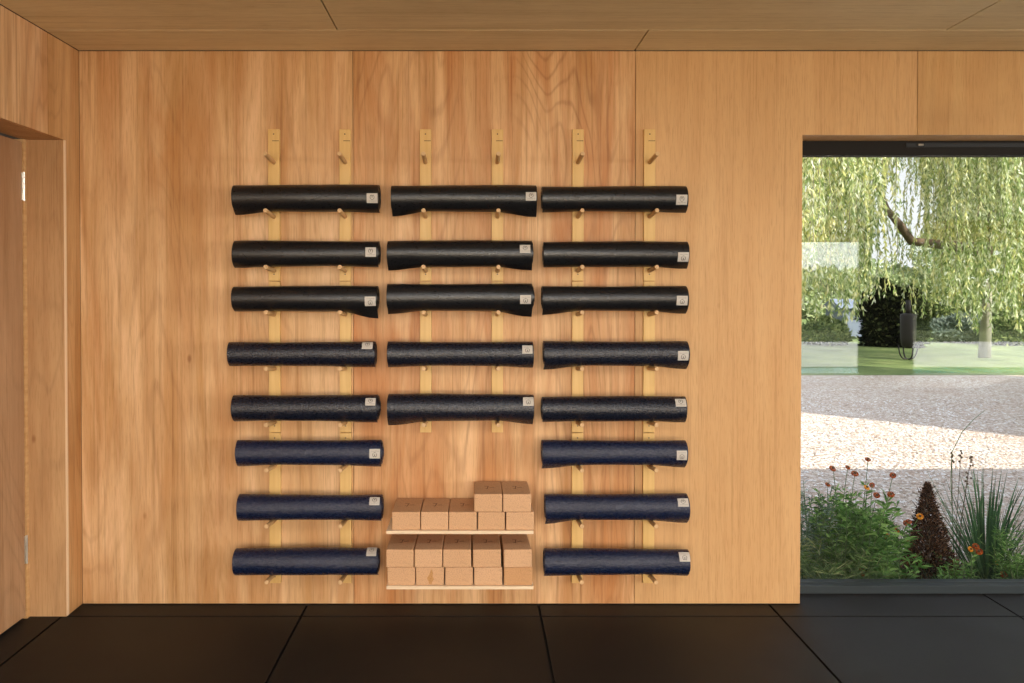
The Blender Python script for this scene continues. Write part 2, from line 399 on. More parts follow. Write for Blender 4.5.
# ------------------------------------------------------------------ peg rails
COLX = [(274.2, 345.2), (425.6, 497.4), (577.8, 649.3)]
SEG = .6512; ZT = at(270, 129, -.018).z
PEGZ = [.142, .374, .606]; TH = .020
def railx(px, z):
    pz = at(px, 129, -TH).x; return pz
RAIL = {}; side = ['left', 'right']; cname = ['left', 'middle', 'right']
mark_labels = {
 (0, 0): 'long pale wooden peg rail nearest the door, left one under the left stack of mats',
 (0, 1): 'long pale wooden peg rail behind the label end of the left stack of mats',
 (1, 0): 'short pale wooden peg rail, left one behind the five middle mats above the cork blocks',
 (1, 1): 'short pale wooden peg rail, right one behind the five middle mats above the cork blocks',
 (2, 0): 'long pale wooden peg rail behind the left half of the right stack of mats',
 (2, 1): 'long pale wooden peg rail nearest the window, behind the label end of the right stack'}
for c in range(3):
    for s in range(2):
        nseg = 2 if c == 1 else 3
        x = at(COLX[c][s], 300, -TH).x; zb = ZT - SEG * nseg
        r = empty('peg_rail', (x, 0, zb), label=mark_labels[(c, s)], cat='peg rail', group='wooden peg rails on the back wall')
        RAIL[(c, s)] = x
        for k in range(nseg):
            zt = (ZT - SEG * k) - zb
            w = MB(); w.box(-.0243, .0243, -TH, -.0003, zt - SEG + .0012, zt - .0012)
            w.build('rail_segment', M['rail'], r, bevel=.0015)
            for zz, on in ((zt - .022, True), (zt - SEG + .030, True)):
                w = MB(); w.tube([(0, -TH - .0012, zz), (0, -TH + .001, zz)], .0030, 10); w.build('screw', M['screw'], r)
            if k == 0:
                w = MB(); w.box(-.006, .0225, -TH - .0008, -TH + .001, zt - .052, zt - .0495); w.build('groove', M['groove'], r)
            for dz in PEGZ:
                z = zt - dz; tilt = .085
                ln = .152 + random.uniform(-.002, .002)
                w = MB(); pts = []; rr = []
                for u, q in ((0, .0098), (.01, .0094), (.05, .0094), (.12, .0092), (ln - .002, .0090), (ln, .0078)):
                    pts.append((0, -TH + .002 - u, z + u * tilt)); rr.append(q)
                w.tube(pts, rr, 14); p = w.build('peg', [M['peg'], M['peg_end']], r)
                for f in p.data.polygons:
                    if f.center.y < -TH - ln + .004: f.material_index = 1
                    elif len(f.vertices) == 4: f.use_smooth = True

# ------------------------------------------------------------------ rolled yoga mats
R0 = .0572; CY = -.0835
def smooth(a, b, x):
    t = min(1, max(0, (x - a) / (b - a))); return t * t * (3 - 2 * t)
def roll_mat(px0, px1, c, row, flL, flR, tel, rad, material, tagpx, flip, label, seed):
    rnd = random.Random(seed)
    seg, rw = divmod(row + 1, 3)
    zpeg = ZT - SEG * seg - PEGZ[rw]; zc = zpeg + (-CY - TH) * .085 + (.0095 + rad) / cos(.085) + .0012
    yref = 300
    rad *= .978; flL *= .62; flR *= .62
    xa = at(px0, 300, CY - (rad * .75 if c == 0 else rad * .3 if c == 1 else 0)).x; xb = at(px1, 300, CY - (rad * .75 if c == 2 else rad * .3 if c == 1 else 0)).x; L = xb - xa; xm = (xa + xb) / 2
    root = empty('yoga_mat', (xm, CY, zc), label=label, cat='yoga mat', group='rolled yoga mats on the pegs')
    th, pitch = .0044, .0056
    turns = (rad - .013) / pitch; NS = int(turns * 30); NX = 17
    pegs = [(RAIL[(c, 0)] - xm), (RAIL[(c, 1)] - xm)]
    phase = rnd.uniform(0, 6)
    tail = radians(-90)          # the free edge ends underneath; the sheet comes down over the front
    w = MB(); vs = []; fs = []
    telR, telL = tel
    for i in range(NS + 1):
        q = i / NS; ang = tail - (1 - q) * turns * 2 * pi * -1.0
        # walk inward from the tail: angle increases over the front
        for side_ in (0, 1):
            for j in range(NX):
                u = -1 + 2 * j / (NX - 1)
                x = u * L / 2
                r = .013 + pitch * turns * q - (th if side_ else 0)
                turn_out = (1 - q) * turns           # turns from the tail
                fl = (flL * smooth(pegs[0] + .02, -L / 2, x) if x < 0 else flR * smooth(pegs[1] - .02, L / 2, x))
                fl += .03
                if turn_out < .16:
                    dphi = (.16 - turn_out) * 2 * pi
                    r += R0 * (1 / cos(min(dphi, 1.0)) - 1) * fl
                # the sheet is not a perfect cylinder
                r *= 1 + .010 * sin(3 * ang + phase + 2 * u) + .006 * sin(7 * u + phase * 3 + ang)
                r += .0018 * sin(2.2 * u + phase) * q
                sh = (1 - q) ** .7
                xo = x + (telR * sh * max(0, u) + telL * sh * min(0, u) * -1 * -1) - .0015 * sin(ang * 1.3 + phase) * (1 if abs(u) > .95 else 0)
                a = ang
                vs.append((xo, -cos(a) * r, sin(a) * r))
    def id_(i, s_, j): return (i * 2 + s_) * NX + j
    for i in range(NS):
        for j in range(NX - 1):
            fs.append((id_(i, 0, j), id_(i + 1, 0, j), id_(i + 1, 0, j + 1), id_(i, 0, j + 1)))
            fs.append((id_(i, 1, j), id_(i, 1, j + 1), id_(i + 1, 1, j + 1), id_(i + 1, 1, j)))
        fs.append((id_(i, 0, 0), id_(i, 1, 0), id_(i + 1, 1, 0), id_(i + 1, 0, 0)))
        fs.append((id_(i, 0, NX - 1), id_(i + 1, 0, NX - 1), id_(i + 1, 1, NX - 1), id_(i, 1, NX - 1)))
    for i in (0, NS):
        for j in range(NX - 1): fs.append((id_(i, 0, j), id_(i, 0, j + 1), id_(i, 1, j + 1), id_(i, 1, j)))
    w.add(vs, fs); o = w.build('rolled_sheet', material, root, smooth=True)
    o.data.set_sharp_from_angle(angle=radians(50))
    # the woven tag, wrapped on the outer turn
    tx0, ty0, tx1, ty1 = tagpx
    rt = rad * 1.012 + .0016
    def z2a(py):
        lo, hi = radians(-60), radians(100)
        for _ in range(40):
            m = (lo + hi) / 2; y = CY - cos(m) * rt; z = zc + sin(m) * rt
            # projected row of this point on the roll
            dy = y - CAM.y; dzz = z - CAM.z
            fz = dy * CT + dzz * ST; fu = -dy * ST + dzz * CT
            if PY - F * fu / fz > py: lo = m
            else: hi = m
        return (lo + hi) / 2
    a1, a0 = z2a(ty0), z2a(ty1)
    if a1 - a0 > .052 / rt or a1 > 1.45: a1 = min(a1, a0 + .052 / rt)
    am = (a0 + a1) / 2; yt = CY - cos(am) * rt
    x0 = at(tx0, 300, yt).x - xm; x1 = at(tx1, 300, yt).x - xm
    def P(x, s, lift=0): return (x, -cos(am + s / rt) * (rt + lift), sin(am + s / rt) * (rt + lift))
    hh = (a1 - a0) * rt / 2; n = 8; w = MB(); vs = []; fs = []
    for lift in (0, -.0009):
        for k in range(n + 1):
            s = -hh + 2 * hh * k / n; vs += [P(x0, s, lift), P(x1, s, lift)]
    for k in range(n): fs += [(2 * k, 2 * k + 1, 2 * k + 3, 2 * k + 2)]
    b = 2 * (n + 1); fs += [(b + 2 * k, b + 2 * k + 2, b + 2 * k + 3, b + 2 * k + 1) for k in range(n)]
    for k in range(n): fs += [(2 * k, 2 * k + 2, b + 2 * k + 2, b + 2 * k), (2 * k + 1, b + 2 * k + 1, b + 2 * k + 3, 2 * k + 3)]
    fs += [(0, b, b + 1, 1), (2 * n, 2 * n + 1, b + 2 * n + 1, b + 2 * n)]
    w.add(vs, fs); tg = w.build('label_tag', M['tag'], root); tg['label'] = 'small pale grey woven tag'
    # logo: an open ring with a notch, a short foot and a thin line of lettering
    w = MB(); w.open = True; sg = -1 if flip else 1; xc = (x0 + x1) / 2; hs = min(1, hh / .0225)
    cy0 = .005 * hs * sg
    def stroke(pts, wd):
        for a, bb in zip(pts, pts[1:]):
            d = Vector((bb[0] - a[0], bb[1] - a[1])); nn = Vector((-d.y, d.x)).normalized() * wd / 2
            w.add([P(xc + a[0] + nn.x, a[1] + nn.y, .0005), P(xc + bb[0] + nn.x, bb[1] + nn.y, .0005), P(xc + bb[0] - nn.x, bb[1] - nn.y, .0005), P(xc + a[0] - nn.x, a[1] - nn.y, .0005)], [(0, 1, 2, 3)])
    rx, ry = .0084, .0108 * hs
    for s0 in (1, -1):
        stroke([(s0 * rx * sin(q), cy0 + sg * ry * cos(q)) for q in [radians(v) for v in range(26, 152, 14)]], .0021)
    stroke([(-.0042, cy0 - sg * ry * 1.02), (.0042, cy0 - sg * ry * 1.02)], .0018)
    stroke([(-.0034, cy0 + sg * ry * .95), (-.0004, cy0 + sg * ry * .35)], .0018); stroke([(.0034, cy0 + sg * ry * .95), (.0004, cy0 + sg * ry * .35)], .0018)
    stroke([(0, cy0 + sg * ry * .45), (0, cy0 - sg * ry * .25)], .0030)
    for k in range(8):
        xx = -.0145 + k * .0042; stroke([(xx, cy0 - sg * ry * 1.62), (xx + .0026, cy0 - sg * ry * 1.62)], .0013)
    w.build('logo', M['tagline'], tg)
    return root
K, Mi, N = M['mat_shaded'], M['mat_half_shaded'], M['mat_skylit']
def tz(c, x0, y0, x1, y1):      # tag rectangle measured in enlarged crops
    ox = (220, 380, 530)[c]
    return lambda top: (ox + x0 / (2.847 if top else 2.5296), (110 if top else 330) + y0 / (2.847 if top else 2.5296), ox + x1 / (2.847 if top else 2.5296), (110 if top else 330) + y1 / (2.847 if top else 2.5296))
order = ['top', 'second', 'third', 'fourth', 'fifth', 'sixth', 'seventh', 'lowest']
MATS = [
 # col,row,px0,px1,flareL,flareR,(telR,telL),radius,material,tag crop,flip
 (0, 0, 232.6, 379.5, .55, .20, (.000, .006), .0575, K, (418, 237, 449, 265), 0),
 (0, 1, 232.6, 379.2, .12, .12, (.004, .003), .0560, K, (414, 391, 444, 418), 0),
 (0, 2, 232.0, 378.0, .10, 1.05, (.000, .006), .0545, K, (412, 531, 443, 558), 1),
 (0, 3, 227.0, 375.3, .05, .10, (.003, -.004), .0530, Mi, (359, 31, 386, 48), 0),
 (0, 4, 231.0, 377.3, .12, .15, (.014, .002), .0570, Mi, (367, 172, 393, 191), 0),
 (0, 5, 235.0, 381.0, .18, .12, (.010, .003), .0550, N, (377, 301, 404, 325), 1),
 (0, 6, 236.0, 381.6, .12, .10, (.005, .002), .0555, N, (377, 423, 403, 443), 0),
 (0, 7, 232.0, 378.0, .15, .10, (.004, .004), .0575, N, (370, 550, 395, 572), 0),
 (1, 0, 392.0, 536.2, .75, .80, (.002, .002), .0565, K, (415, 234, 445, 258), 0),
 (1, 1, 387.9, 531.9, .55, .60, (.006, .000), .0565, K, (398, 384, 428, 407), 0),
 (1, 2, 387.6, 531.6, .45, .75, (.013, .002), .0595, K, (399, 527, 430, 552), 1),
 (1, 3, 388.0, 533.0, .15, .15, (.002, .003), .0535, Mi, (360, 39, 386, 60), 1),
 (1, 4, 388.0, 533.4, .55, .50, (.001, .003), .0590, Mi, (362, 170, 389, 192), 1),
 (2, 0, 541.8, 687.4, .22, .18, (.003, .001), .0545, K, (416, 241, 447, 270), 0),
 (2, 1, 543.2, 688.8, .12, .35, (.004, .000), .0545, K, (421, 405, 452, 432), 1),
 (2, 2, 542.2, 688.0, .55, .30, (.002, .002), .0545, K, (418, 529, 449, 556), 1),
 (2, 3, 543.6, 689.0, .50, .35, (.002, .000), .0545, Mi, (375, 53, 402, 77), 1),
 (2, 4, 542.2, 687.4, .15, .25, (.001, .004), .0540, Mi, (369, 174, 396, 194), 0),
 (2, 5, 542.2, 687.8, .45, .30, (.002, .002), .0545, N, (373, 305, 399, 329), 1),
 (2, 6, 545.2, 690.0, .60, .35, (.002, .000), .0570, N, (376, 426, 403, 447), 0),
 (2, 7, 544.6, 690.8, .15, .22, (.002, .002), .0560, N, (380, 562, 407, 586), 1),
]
colour = {id(K): 'black', id(Mi): 'blue-black', id(N): 'navy blue'}
colname = ['left column, nearest the door', 'middle column of five', 'right column, nearest the window']
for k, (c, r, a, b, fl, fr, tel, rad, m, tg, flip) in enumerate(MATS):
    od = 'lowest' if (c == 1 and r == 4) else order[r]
    lb = f'rolled {colour[id(m)]} shade-tinted yoga mat, {od} in the {colname[c]}'
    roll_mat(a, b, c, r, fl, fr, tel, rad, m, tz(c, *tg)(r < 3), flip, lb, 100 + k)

# ------------------------------------------------------------------ shelves and cork blocks
SX0, SX1 = at(386.3, 533, -.243).x, at(533.5, 533, -.243).x
ZS = [at(460, 531.0, -.243).z, at(460, 586.4, -.243).z]
for i, z in enumerate(ZS):
    w = MB(); w.box(0, SX1 - SX0, -.243, -.0005, -.0125, 0)
    o = w.build('wall_shelf', M['shelf'], bevel=.0012, loc=(SX0, 0, z))
    tag(o, ['thin pale wooden shelf under the upper group of seven cork blocks', 'thin pale wooden shelf just above the floor under ten cork blocks'][i], 'shelf', 'wall shelves for cork blocks')
BH = .0733
def block(pxa, pxb, z, yaw, mat, label, stain=False, mark=True, yf=-.232):
    x0, x1 = at(pxa, 520, yf).x, at(pxb, 520, yf).x; xm = (x0 + x1) / 2; wd = x1 - x0
    ra = empty('cork_yoga_block', (xm, yf, z), yaw, label=label, cat='yoga block', group='cork yoga blocks on the shelves')
    w = MB(); w.box(-wd / 2, wd / 2, 0, .222, .0002, BH); w.build('block', mat, ra, bevel=.004, seg=3)
    if mark:
        w = MB(); zz = BH
        for (u, v, a, l) in ((0, .11, 1.5, .040), (.016, .108, .1, .020), (-.006, .092, -.9, .012), (-.004, .130, .1, .018)):
            cx_, sy_ = cos(a) * l / 2, sin(a) * l / 2; nx, ny = -sin(a) * .0016, cos(a) * .0016
            vs = [(u - cx_ + nx, v - sy_ + ny), (u + cx_ + nx, v + sy_ + ny), (u + cx_ - nx, v + sy_ - ny), (u - cx_ - nx, v - sy_ - ny)]
            w.add([(x, y, zz + .0004) for x, y in vs] + [(x, y, zz - .0004) for x, y in vs], [(0, 1, 2, 3), (7, 6, 5, 4), (0, 4, 5, 1), (1, 5, 6, 2), (2, 6, 7, 3), (3, 7, 4, 0)])
        w.build('logo', M['burn'], ra)
    if stain:
        w = MB(); out_ = [(-.004, .006), (.006, .004), (.010, .014), (.016, .026), (.011, .036), (.013, .050), (.006, .066), (.001, .052), (-.004, .040), (-.012, .030), (-.006, .018)]
        n_ = len(out_); w.add([(u, -.0004, v) for u, v in out_] + [(u, .001, v) for u, v in out_], [tuple(range(n_))] + [(k, (k + 1) % n_, n_ + (k + 1) % n_, n_ + k) for k in range(n_)])
        w.build('stain', cork('stained_cork', (.46, .245, .095)), ra)
cx = lambda v: 375 + v / 5.2514
nth = ['leftmost', 'second from left', 'middle', 'fourth from left', 'rightmost']
C1, C2, C3 = M['cork1'], M['cork2'], M['cork3']
g = .0006
for k, (a, b, yw, m) in enumerate([(88, 236, .0, C1), (240, 384, -.01, C2), (387.5, 534, -.005, C1), (540, 682, .0, C1), (688, 835, .0, C2)]):
    lb = f'tan cork yoga block directly on the upper shelf, {nth[k]} of five'
    block(cx(a), cx(b), ZS[0] + g, yw, m, lb, mark=k < 3)
for k, (a, b, yw, m) in enumerate([(520, 668, .0, C1), (672, 820, .008, C2)]):
    lb = ['tan cork yoga block highest on the upper shelf, left one of two', 'tan cork yoga block highest on the upper shelf, right one of two'][k]
    block(cx(a), cx(b), ZS[0] + BH + 2 * g, yw, m, lb, yf=-.236)
for k, (a, b, yw, m) in enumerate([(64, 210, 0, C1), (214, 362, 0, C1), (368, 514, 0, C1), (520, 668, 0, C2), (677, 827, 0, C3)]):
    lb = f'tan cork yoga block, bottom layer of the lower shelf, {nth[k]} of five' if k != 1 else 'brown-stained cork yoga block, second from left in the lower shelf bottom layer'
    block(cx(a), cx(b), ZS[1] + g, yw, m, lb, stain=k == 1, mark=False)
for k, (a, b, yw, m) in enumerate([(57, 202, -.012, C1), (207, 353, -.006, C2), (357, 505, .0, C1), (514, 662, .012, C1), (676, 824, .03, C2)]):
    lb = f'tan cork yoga block, top layer of the lower shelf, {nth[k]} of five'
    block(cx(a), cx(b), ZS[1] + BH + 2 * g, yw, m, lb, yf=-.238)

# ------------------------------------------------------------------ outside
GZ = -.12
w = MB(); w.box(-12, 30, .24, 10.3, GZ - .2, GZ); tag(w.build('gravel', M['gravel']), 'pale gravel drive outside the window, partly in sun', 'gravel', kind='stuff')
w = MB(); w.box(-20, 60, 10.3, 90, GZ - .2, GZ + .005); tag(w.build('lawn', M['lawn']), 'green lawn beyond the gravel drive', 'lawn', kind='stuff')
w = MB(); w.box(1.0, 4.6, .245, .82, GZ - .1, GZ + .012); S(w.build('ground_soil', M['soil']))
# rear garden (seen mirrored in the glass)
w = MB(); w.box(-30, 30, -80, YB - .2, GZ - .2, GZ - .005); w.box(-30, XN - .15, YB - .2, YN - .2, GZ - .2, GZ - .005); S(w.build('ground_rear', M['lawn']))
w = MB(); w.box(3.4, 18, -16.4, -10.1, GZ - .1, .0); S(w.build('ground_terrace', M['paving']))
w = MB(); w.box(3.4, 16, -10.1, YB - .22, GZ - .1, -.01); S(w.build('ground_pool', M['pool']))
w = MB(); w.box(9.3, 12.5, .8, 6.6, GZ + .001, 6.2); S(w.build('wall_barn_wing', M['wing']))

# loose stones on the near gravel
rs = random.Random(3); w = MB(); w.open = True
for k in range(9000):
    y = .85 + (rs.random() ** 1.5) * 6.5; x = rs.uniform(.3, .64) * (y + 3.6) + rs.uniform(-.3, .3); s = rs.uniform(.006, .017)
    a = rs.uniform(0, 6); q = rs.uniform(.6, 1.3)
    vs = [(x + s * q * cos(a + i * pi / 2), y + s / q * sin(a + i * pi / 2), GZ + s * .25) for i in range(4)]
    w.add(vs + [(x, y, GZ + s * .75), ], [(0, 1, 4), (1, 2, 4), (2, 3, 4), (3, 0, 4)])
tag(w.build('gravel_stones', M['stones']), 'loose stones scattered over the near gravel', 'gravel', kind='stuff')

def ray(px, d):                       # world x for a photo column at forward distance d
    return (px - PX) / F * d
def zrow(py, d):                      # world height for a photo row at forward distance d
    return CAM.z + (285 - py) / F * d
# --- willows: curtains of hanging strands, trunk and limbs
def willow(name, label, trunk, clumps, limbs, mats, seed, leafL=.115, leafW=.026):
    rr = random.Random(seed); root = empty(name, (trunk[0], trunk[1], GZ), label=label, cat='tree', group='weeping willows beyond the drive')
    org = Vector((trunk[0], trunk[1], GZ)); w = MB()
    hgt = trunk[2]; w.tube([Vector((0, 0, 0)), Vector((.05, 0, hgt * .4)), Vector((-.05, .1, hgt * .8)), Vector((.1, .2, hgt * 1.2))], [.12, .085, .075, .065], 12)
    w.build('trunk', M['bark_pale'], root, smooth=True)
    for pts, rad in limbs:
        w = MB(); w.tube([Vector(p) - org for p in pts], rad, 9); w.build('limb', M['bark'], root, smooth=True)
    lv = [MB(), MB()]; tw = MB()
    for m in lv: m.open = True
    tw.open = True
    for (x, y, zt, zb, rad, n, warm) in clumps:
        for k in range(n):
            a = rr.uniform(0, 2 * pi); q = rad * sqrt(rr.random())
            p = Vector((x + q * cos(a), y + q * sin(a), zt + rr.uniform(-.2, .5))) - org
            end = zb + rr.random() ** 1.6 * (zt - zb) * .75 - GZ
            d = Vector((rr.uniform(-.25, .25), rr.uniform(-.25, .25), -1)); dx = rr.uniform(-.5, .5) * .35
            pts = [p.copy()]
            while p.z > end:
                step = .045; d = (d + Vector((rr.uniform(-.08, .08), rr.uniform(-.08, .08), -.09))).normalized(); p = p + d * step
                b = 0 if rr.random() > warm else 1
                for _ in range(2 if rr.random() < .6 else 3):
                    ld = Vector((rr.uniform(-.8, .8), rr.uniform(-.8, .8), rr.uniform(-2.2, -.5)))
                    lv[b].leaf(p, ld, leafW * rr.uniform(.7, 1.3), leafL * rr.uniform(.6, 1.2))
                if len(pts) < 40 and (p - pts[-1]).length > .4: pts.append(p.copy())
            if len(pts) > 2 and rr.random() < .25: tw.tube(pts, .006, 3, cap=False)
    lv[0].build('foliage', mats[0], root); lv[1].build('foliage', mats[1], root); tw.build('twigs', M['bark_pale'], root)
    return root
rr = random.Random(12)
def clumps_for(spec, n):
    out = []
    for (px0, px1, step, yb, d0, d1, warm, dens) in spec:
        px = px0
        while px < px1:
            d = rr.uniform(d0, d1); x = ray(px + rr.uniform(-4, 4), d)
            out.append((x, d - 3.6, rr.uniform(4.6, 5.6), zrow(yb + rr.uniform(-22, 12), d), rr.uniform(.22, .5), max(3, int(n * dens * rr.choice((.25, .5, .9, 1.2, 1.5)))), min(1, warm * rr.choice((.2, .6, 1, 2.2)))))
            px += step
    return out
cA = clumps_for([(939, 1075, 7, 320, 14.5, 17.0, .30, 1.0), (930, 1075, 8, 300, 17, 19.5, .55, 1.1), (868, 938, 7, 190, 17.2, 19, .35, .9)], 14)
dT = 17.2; tx, ty = ray(985, dT), dT - 3.6
limb1 = ([(tx, ty, 2.1), (ray(960, 16.6), 13.0, 2.15), (ray(928, 16.4), 12.8, zrow(243, 16.4)), (ray(911, 16.3), 12.7, zrow(241, 16.3)), (ray(900, 16.3), 12.7, zrow(226, 16.3)), (ray(886, 16.2), 12.6, zrow(209, 16.2)), (ray(868, 16.2), 12.6, zrow(165, 16.2))], [.16, .11, .085, .085, .08, .06, .04])
limb2 = ([(tx, ty, 2.6), (ray(1016, 17), 13.4, 3.4), (ray(1000, 17), 13.2, 4.6), (ray(980, 17), 13.0, 6.0)], [.16, .13, .1, .07])
limb3 = ([(tx, ty, 2.6), (ray(1060, 17), 13.6, 4.0), (ray(1090, 17), 13.8, 5.6)], [.15, .12, .07])
willow('willow_tree', 'big yellow-green weeping willow with a bent bare limb, right of the window view', (tx, ty, 3.4), cA, [limb1, limb2, limb3], (M['willow'], M['willow_warm']), 5)
cB = clumps_for([(780, 836, 7, 308, 12.5, 14.5, .35, 1.1), (795, 880, 7, 285, 14.5, 17, .3, 1.0), (846, 872, 7, 312, 13.5, 15, .25, 1.0)], 12)
dT = 15.0; bx, by = ray(775, dT), dT - 3.6
lb1 = ([(bx, by, 2.4), (ray(800, 14.6), 11.1, zrow(205, 14.6)), (ray(817, 14.5), 11.0, zrow(196, 14.5)), (ray(806, 14.5), 11.0, zrow(160, 14.5))], [.05, .03, .022, .015])
lb2 = ([(bx, by, 2.6), (ray(820, 15), 11.5, 4.2), (ray(860, 15), 11.6, 5.4)], [.14, .10, .06])
willow('willow_tree', 'weeping willow at the left edge of the window view with thin pale twigs', (bx, by, 3.2), cB, [lb1, lb2], (M['willow'], M['willow_warm']), 9)

# --- shrubs: leaf shells over a woody stem
def shrub(name, label, cat, px, d, py_top, wpx, mat, n, ls, seed, group=None, py_base=None, cone=False, depth=.8):
    r2 = random.Random(seed); x = ray(px, d); zt = zrow(py_top, d); W2 = wpx / F * d / 2
    root = empty(name, (x, d - 3.6, GZ), label=label, cat=cat, group=group); hh = zt - GZ
    w = MB(); w.open = True
    for k in range(n):
        u = r2.random(); zz = u; prof = (1 - zz) ** .7 if cone else max(0, 1 - (2 * zz - .9) ** 2) ** .5 if zz > .45 else .8 + .2 * (zz / .45)
        a = r2.uniform(0, 2 * pi); q = (r2.random() ** .35) * prof * (1 + .25 * sin(3 * a + 9 * zz))
        p = (W2 * q * cos(a), W2 * depth * q * sin(a), .04 + hh * zz)
        w.leaf(p, (r2.uniform(-1, 1), r2.uniform(-1, 1), r2.uniform(-.6, 1)), ls * r2.uniform(.3, .6), ls * r2.uniform(.7, 1.4))
    w.build('foliage', mat, root); w = MB(); w.tube([(0, 0, 0), (.03, 0, hh * .4), (0, .02, hh * .8)], [.06, .045, .02], 7); w.build('stem', M['bark'], root)
    return root
GB = 'shrubs and trees at the far side of the lawn'
shrub('conifer', 'dark brown-green conifer behind the lawn, left of the iron stove', 'shrub', 884, 20.5, 284, 44, M['dark_leaf'], 12000, .13, 21, GB)
shrub('conifer', 'narrow dark conifer standing right behind the iron garden stove', 'shrub', 912, 20.0, 290, 26, M['dark_leaf'], 7000, .12, 22, GB)
shrub('shrub', 'grey-green rounded shrub low behind the lawn, right of the dark conifers', 'shrub', 962, 22, 318, 52, M['grey_leaf'], 5000, .15, 23, GB)
shrub('shrub', 'olive green shrub between the dark conifer and the grey rounded shrub', 'shrub', 934, 24, 296, 34, M['bush_leaf'], 4500, .16, 24, GB)
shrub('shrub', 'yellow-green shrub at the right edge of the window view', 'shrub', 1010, 21, 322, 50, M['bush_leaf'], 5000, .15, 25, GB)
shrub('shrub', 'green shrub in front of the slate blue shed', 'shrub', 826, 21, 322, 40, M['bush_leaf'], 5000, .15, 26, GB)
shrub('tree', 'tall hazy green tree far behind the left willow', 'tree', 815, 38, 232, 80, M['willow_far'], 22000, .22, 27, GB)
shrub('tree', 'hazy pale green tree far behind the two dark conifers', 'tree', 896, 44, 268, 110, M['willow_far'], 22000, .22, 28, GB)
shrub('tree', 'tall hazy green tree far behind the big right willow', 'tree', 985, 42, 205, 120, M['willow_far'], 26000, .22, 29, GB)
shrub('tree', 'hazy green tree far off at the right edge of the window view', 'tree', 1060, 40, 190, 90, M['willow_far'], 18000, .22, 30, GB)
# distant hedge line across the end of the lawn
w = MB(); w.open = True; r9 = random.Random(90)
for k in range(30000):
    x = r9.uniform(-8, 62); y = 50 + r9.uniform(-1.5, 1.5); z = GZ + r9.random() * (2.7 + .5 * sin(x * .35) + .25 * sin(x * 1.1))
    w.leaf((x, y, z), (r9.uniform(-1, 1), r9.uniform(-1, 1), r9.uniform(-1, 1)), .2, .4)
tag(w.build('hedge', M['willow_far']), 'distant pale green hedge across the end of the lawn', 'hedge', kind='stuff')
# shed
sx0, sx1 = ray(843, 24), ray(872, 24)
sh = empty('garden_shed', ((sx0 + sx1) / 2, 20.4, GZ), label='small slate blue garden shed half hidden behind the left willow', cat='shed')
w = MB(); wd = (sx1 - sx0) / 2
for k in range(10): w.box(-wd, wd, 0, 1.2, k * .085, k * .085 + .08)
w.box(-wd + .01, wd - .01, .01, 1.19, 0, .86); w.build('wall', M['shed'], sh)
w = MB(); w.add([(-wd - .1, -.12, .84), (wd + .1, -.12, .84), (wd + .1, 1.3, .84), (-wd - .1, 1.3, .84), (-wd - .1, .6, 1.1), (wd + .1, .6, 1.1)], [(0, 1, 5, 4), (2, 3, 4, 5), (0, 4, 3), (1, 2, 5), (0, 3, 2, 1)]); w.build('roof', M['shed'], sh)
# iron stove with two curved legs
dB = 16.8; st = empty('garden_stove', (ray(908.5, dB), dB - 3.6, GZ), label='narrow dark iron garden stove on curved legs at the lawn edge', cat='garden stove')
zz = lambda py: zrow(py, dB) - GZ
prof = [(zz(348), .05), (zz(346), .12), (zz(338), .145), (zz(326), .15), (zz(315), .15), (zz(314), .14), (zz(313), .05)]
w = MB(); w.tube([(0, 0, z) for z, r in prof], [r for z, r in prof], 18); w.build('firebox', M['iron'], st, smooth=True)
w = MB(); w.tube([(0, 0, zz(315)), (0, 0, zz(300))], .05, 12); w.build('chimney', M['iron'], st, smooth=True)
for a in (0, 1, 2, 3):
    w = MB(); pts = []
    for k in range(9):
        q = k / 8; rr_ = .155 - .11 * (1 - cos(q * pi / 2)) if q < 1 else .05; zq = zz(345) * (1 - q) + .02
        rr_ = .165 * cos(q * pi / 2) ** .7 + .025
        pts.append((rr_ * cos(a * pi / 2), rr_ * sin(a * pi / 2), zz(346) * (1 - sin(q * pi / 2)) + .015))
    w.tube(pts, .014, 7); w.build('leg', M['iron'], st, smooth=True)

# --- plants in the bed right outside the window
def T(px, py, Y): return at(px, py, Y)
def flower(parent, org, p, kind, r=.02):
    rf = random.Random(int(p.x * 1e4) ^ int(p.z * 1e4)); w = MB(); w.open = True; o = p - org
    face = Vector((rf.uniform(-.4, .4), -.7, .7 + rf.uniform(-.5, .3))).normalized()
    a_ = face.cross(Vector((0, 0, 1))).normalized(); b_ = face.cross(a_); n = 11
    for k in range(n):
        q = 2 * pi * k / n + rf.uniform(-.1, .1); dr = (a_ * cos(q) + b_ * sin(q)); e = dr * r + face * (-.25 * r)
        s2 = face.cross(dr).normalized() * r * .30
        w.add([o + dr * r * .2, o + dr * r * .7 + s2 * .8, o + e + s2, o + e * 1.04, o + e - s2, o + dr * r * .7 - s2 * .8], [(0, 1, 2, 3, 4, 5)])
    f = w.build('flower', M['petal'] if kind == 'o' else M['petal_r'], parent)
    w = MB(); w.tube([o - face * .003, o + face * r * .12, o + face * r * .35, o + face * r * .48], [r * .34, r * .40, r * .30, r * .08], 9); w.build('flower_centre', M['disc'], f, smooth=True)
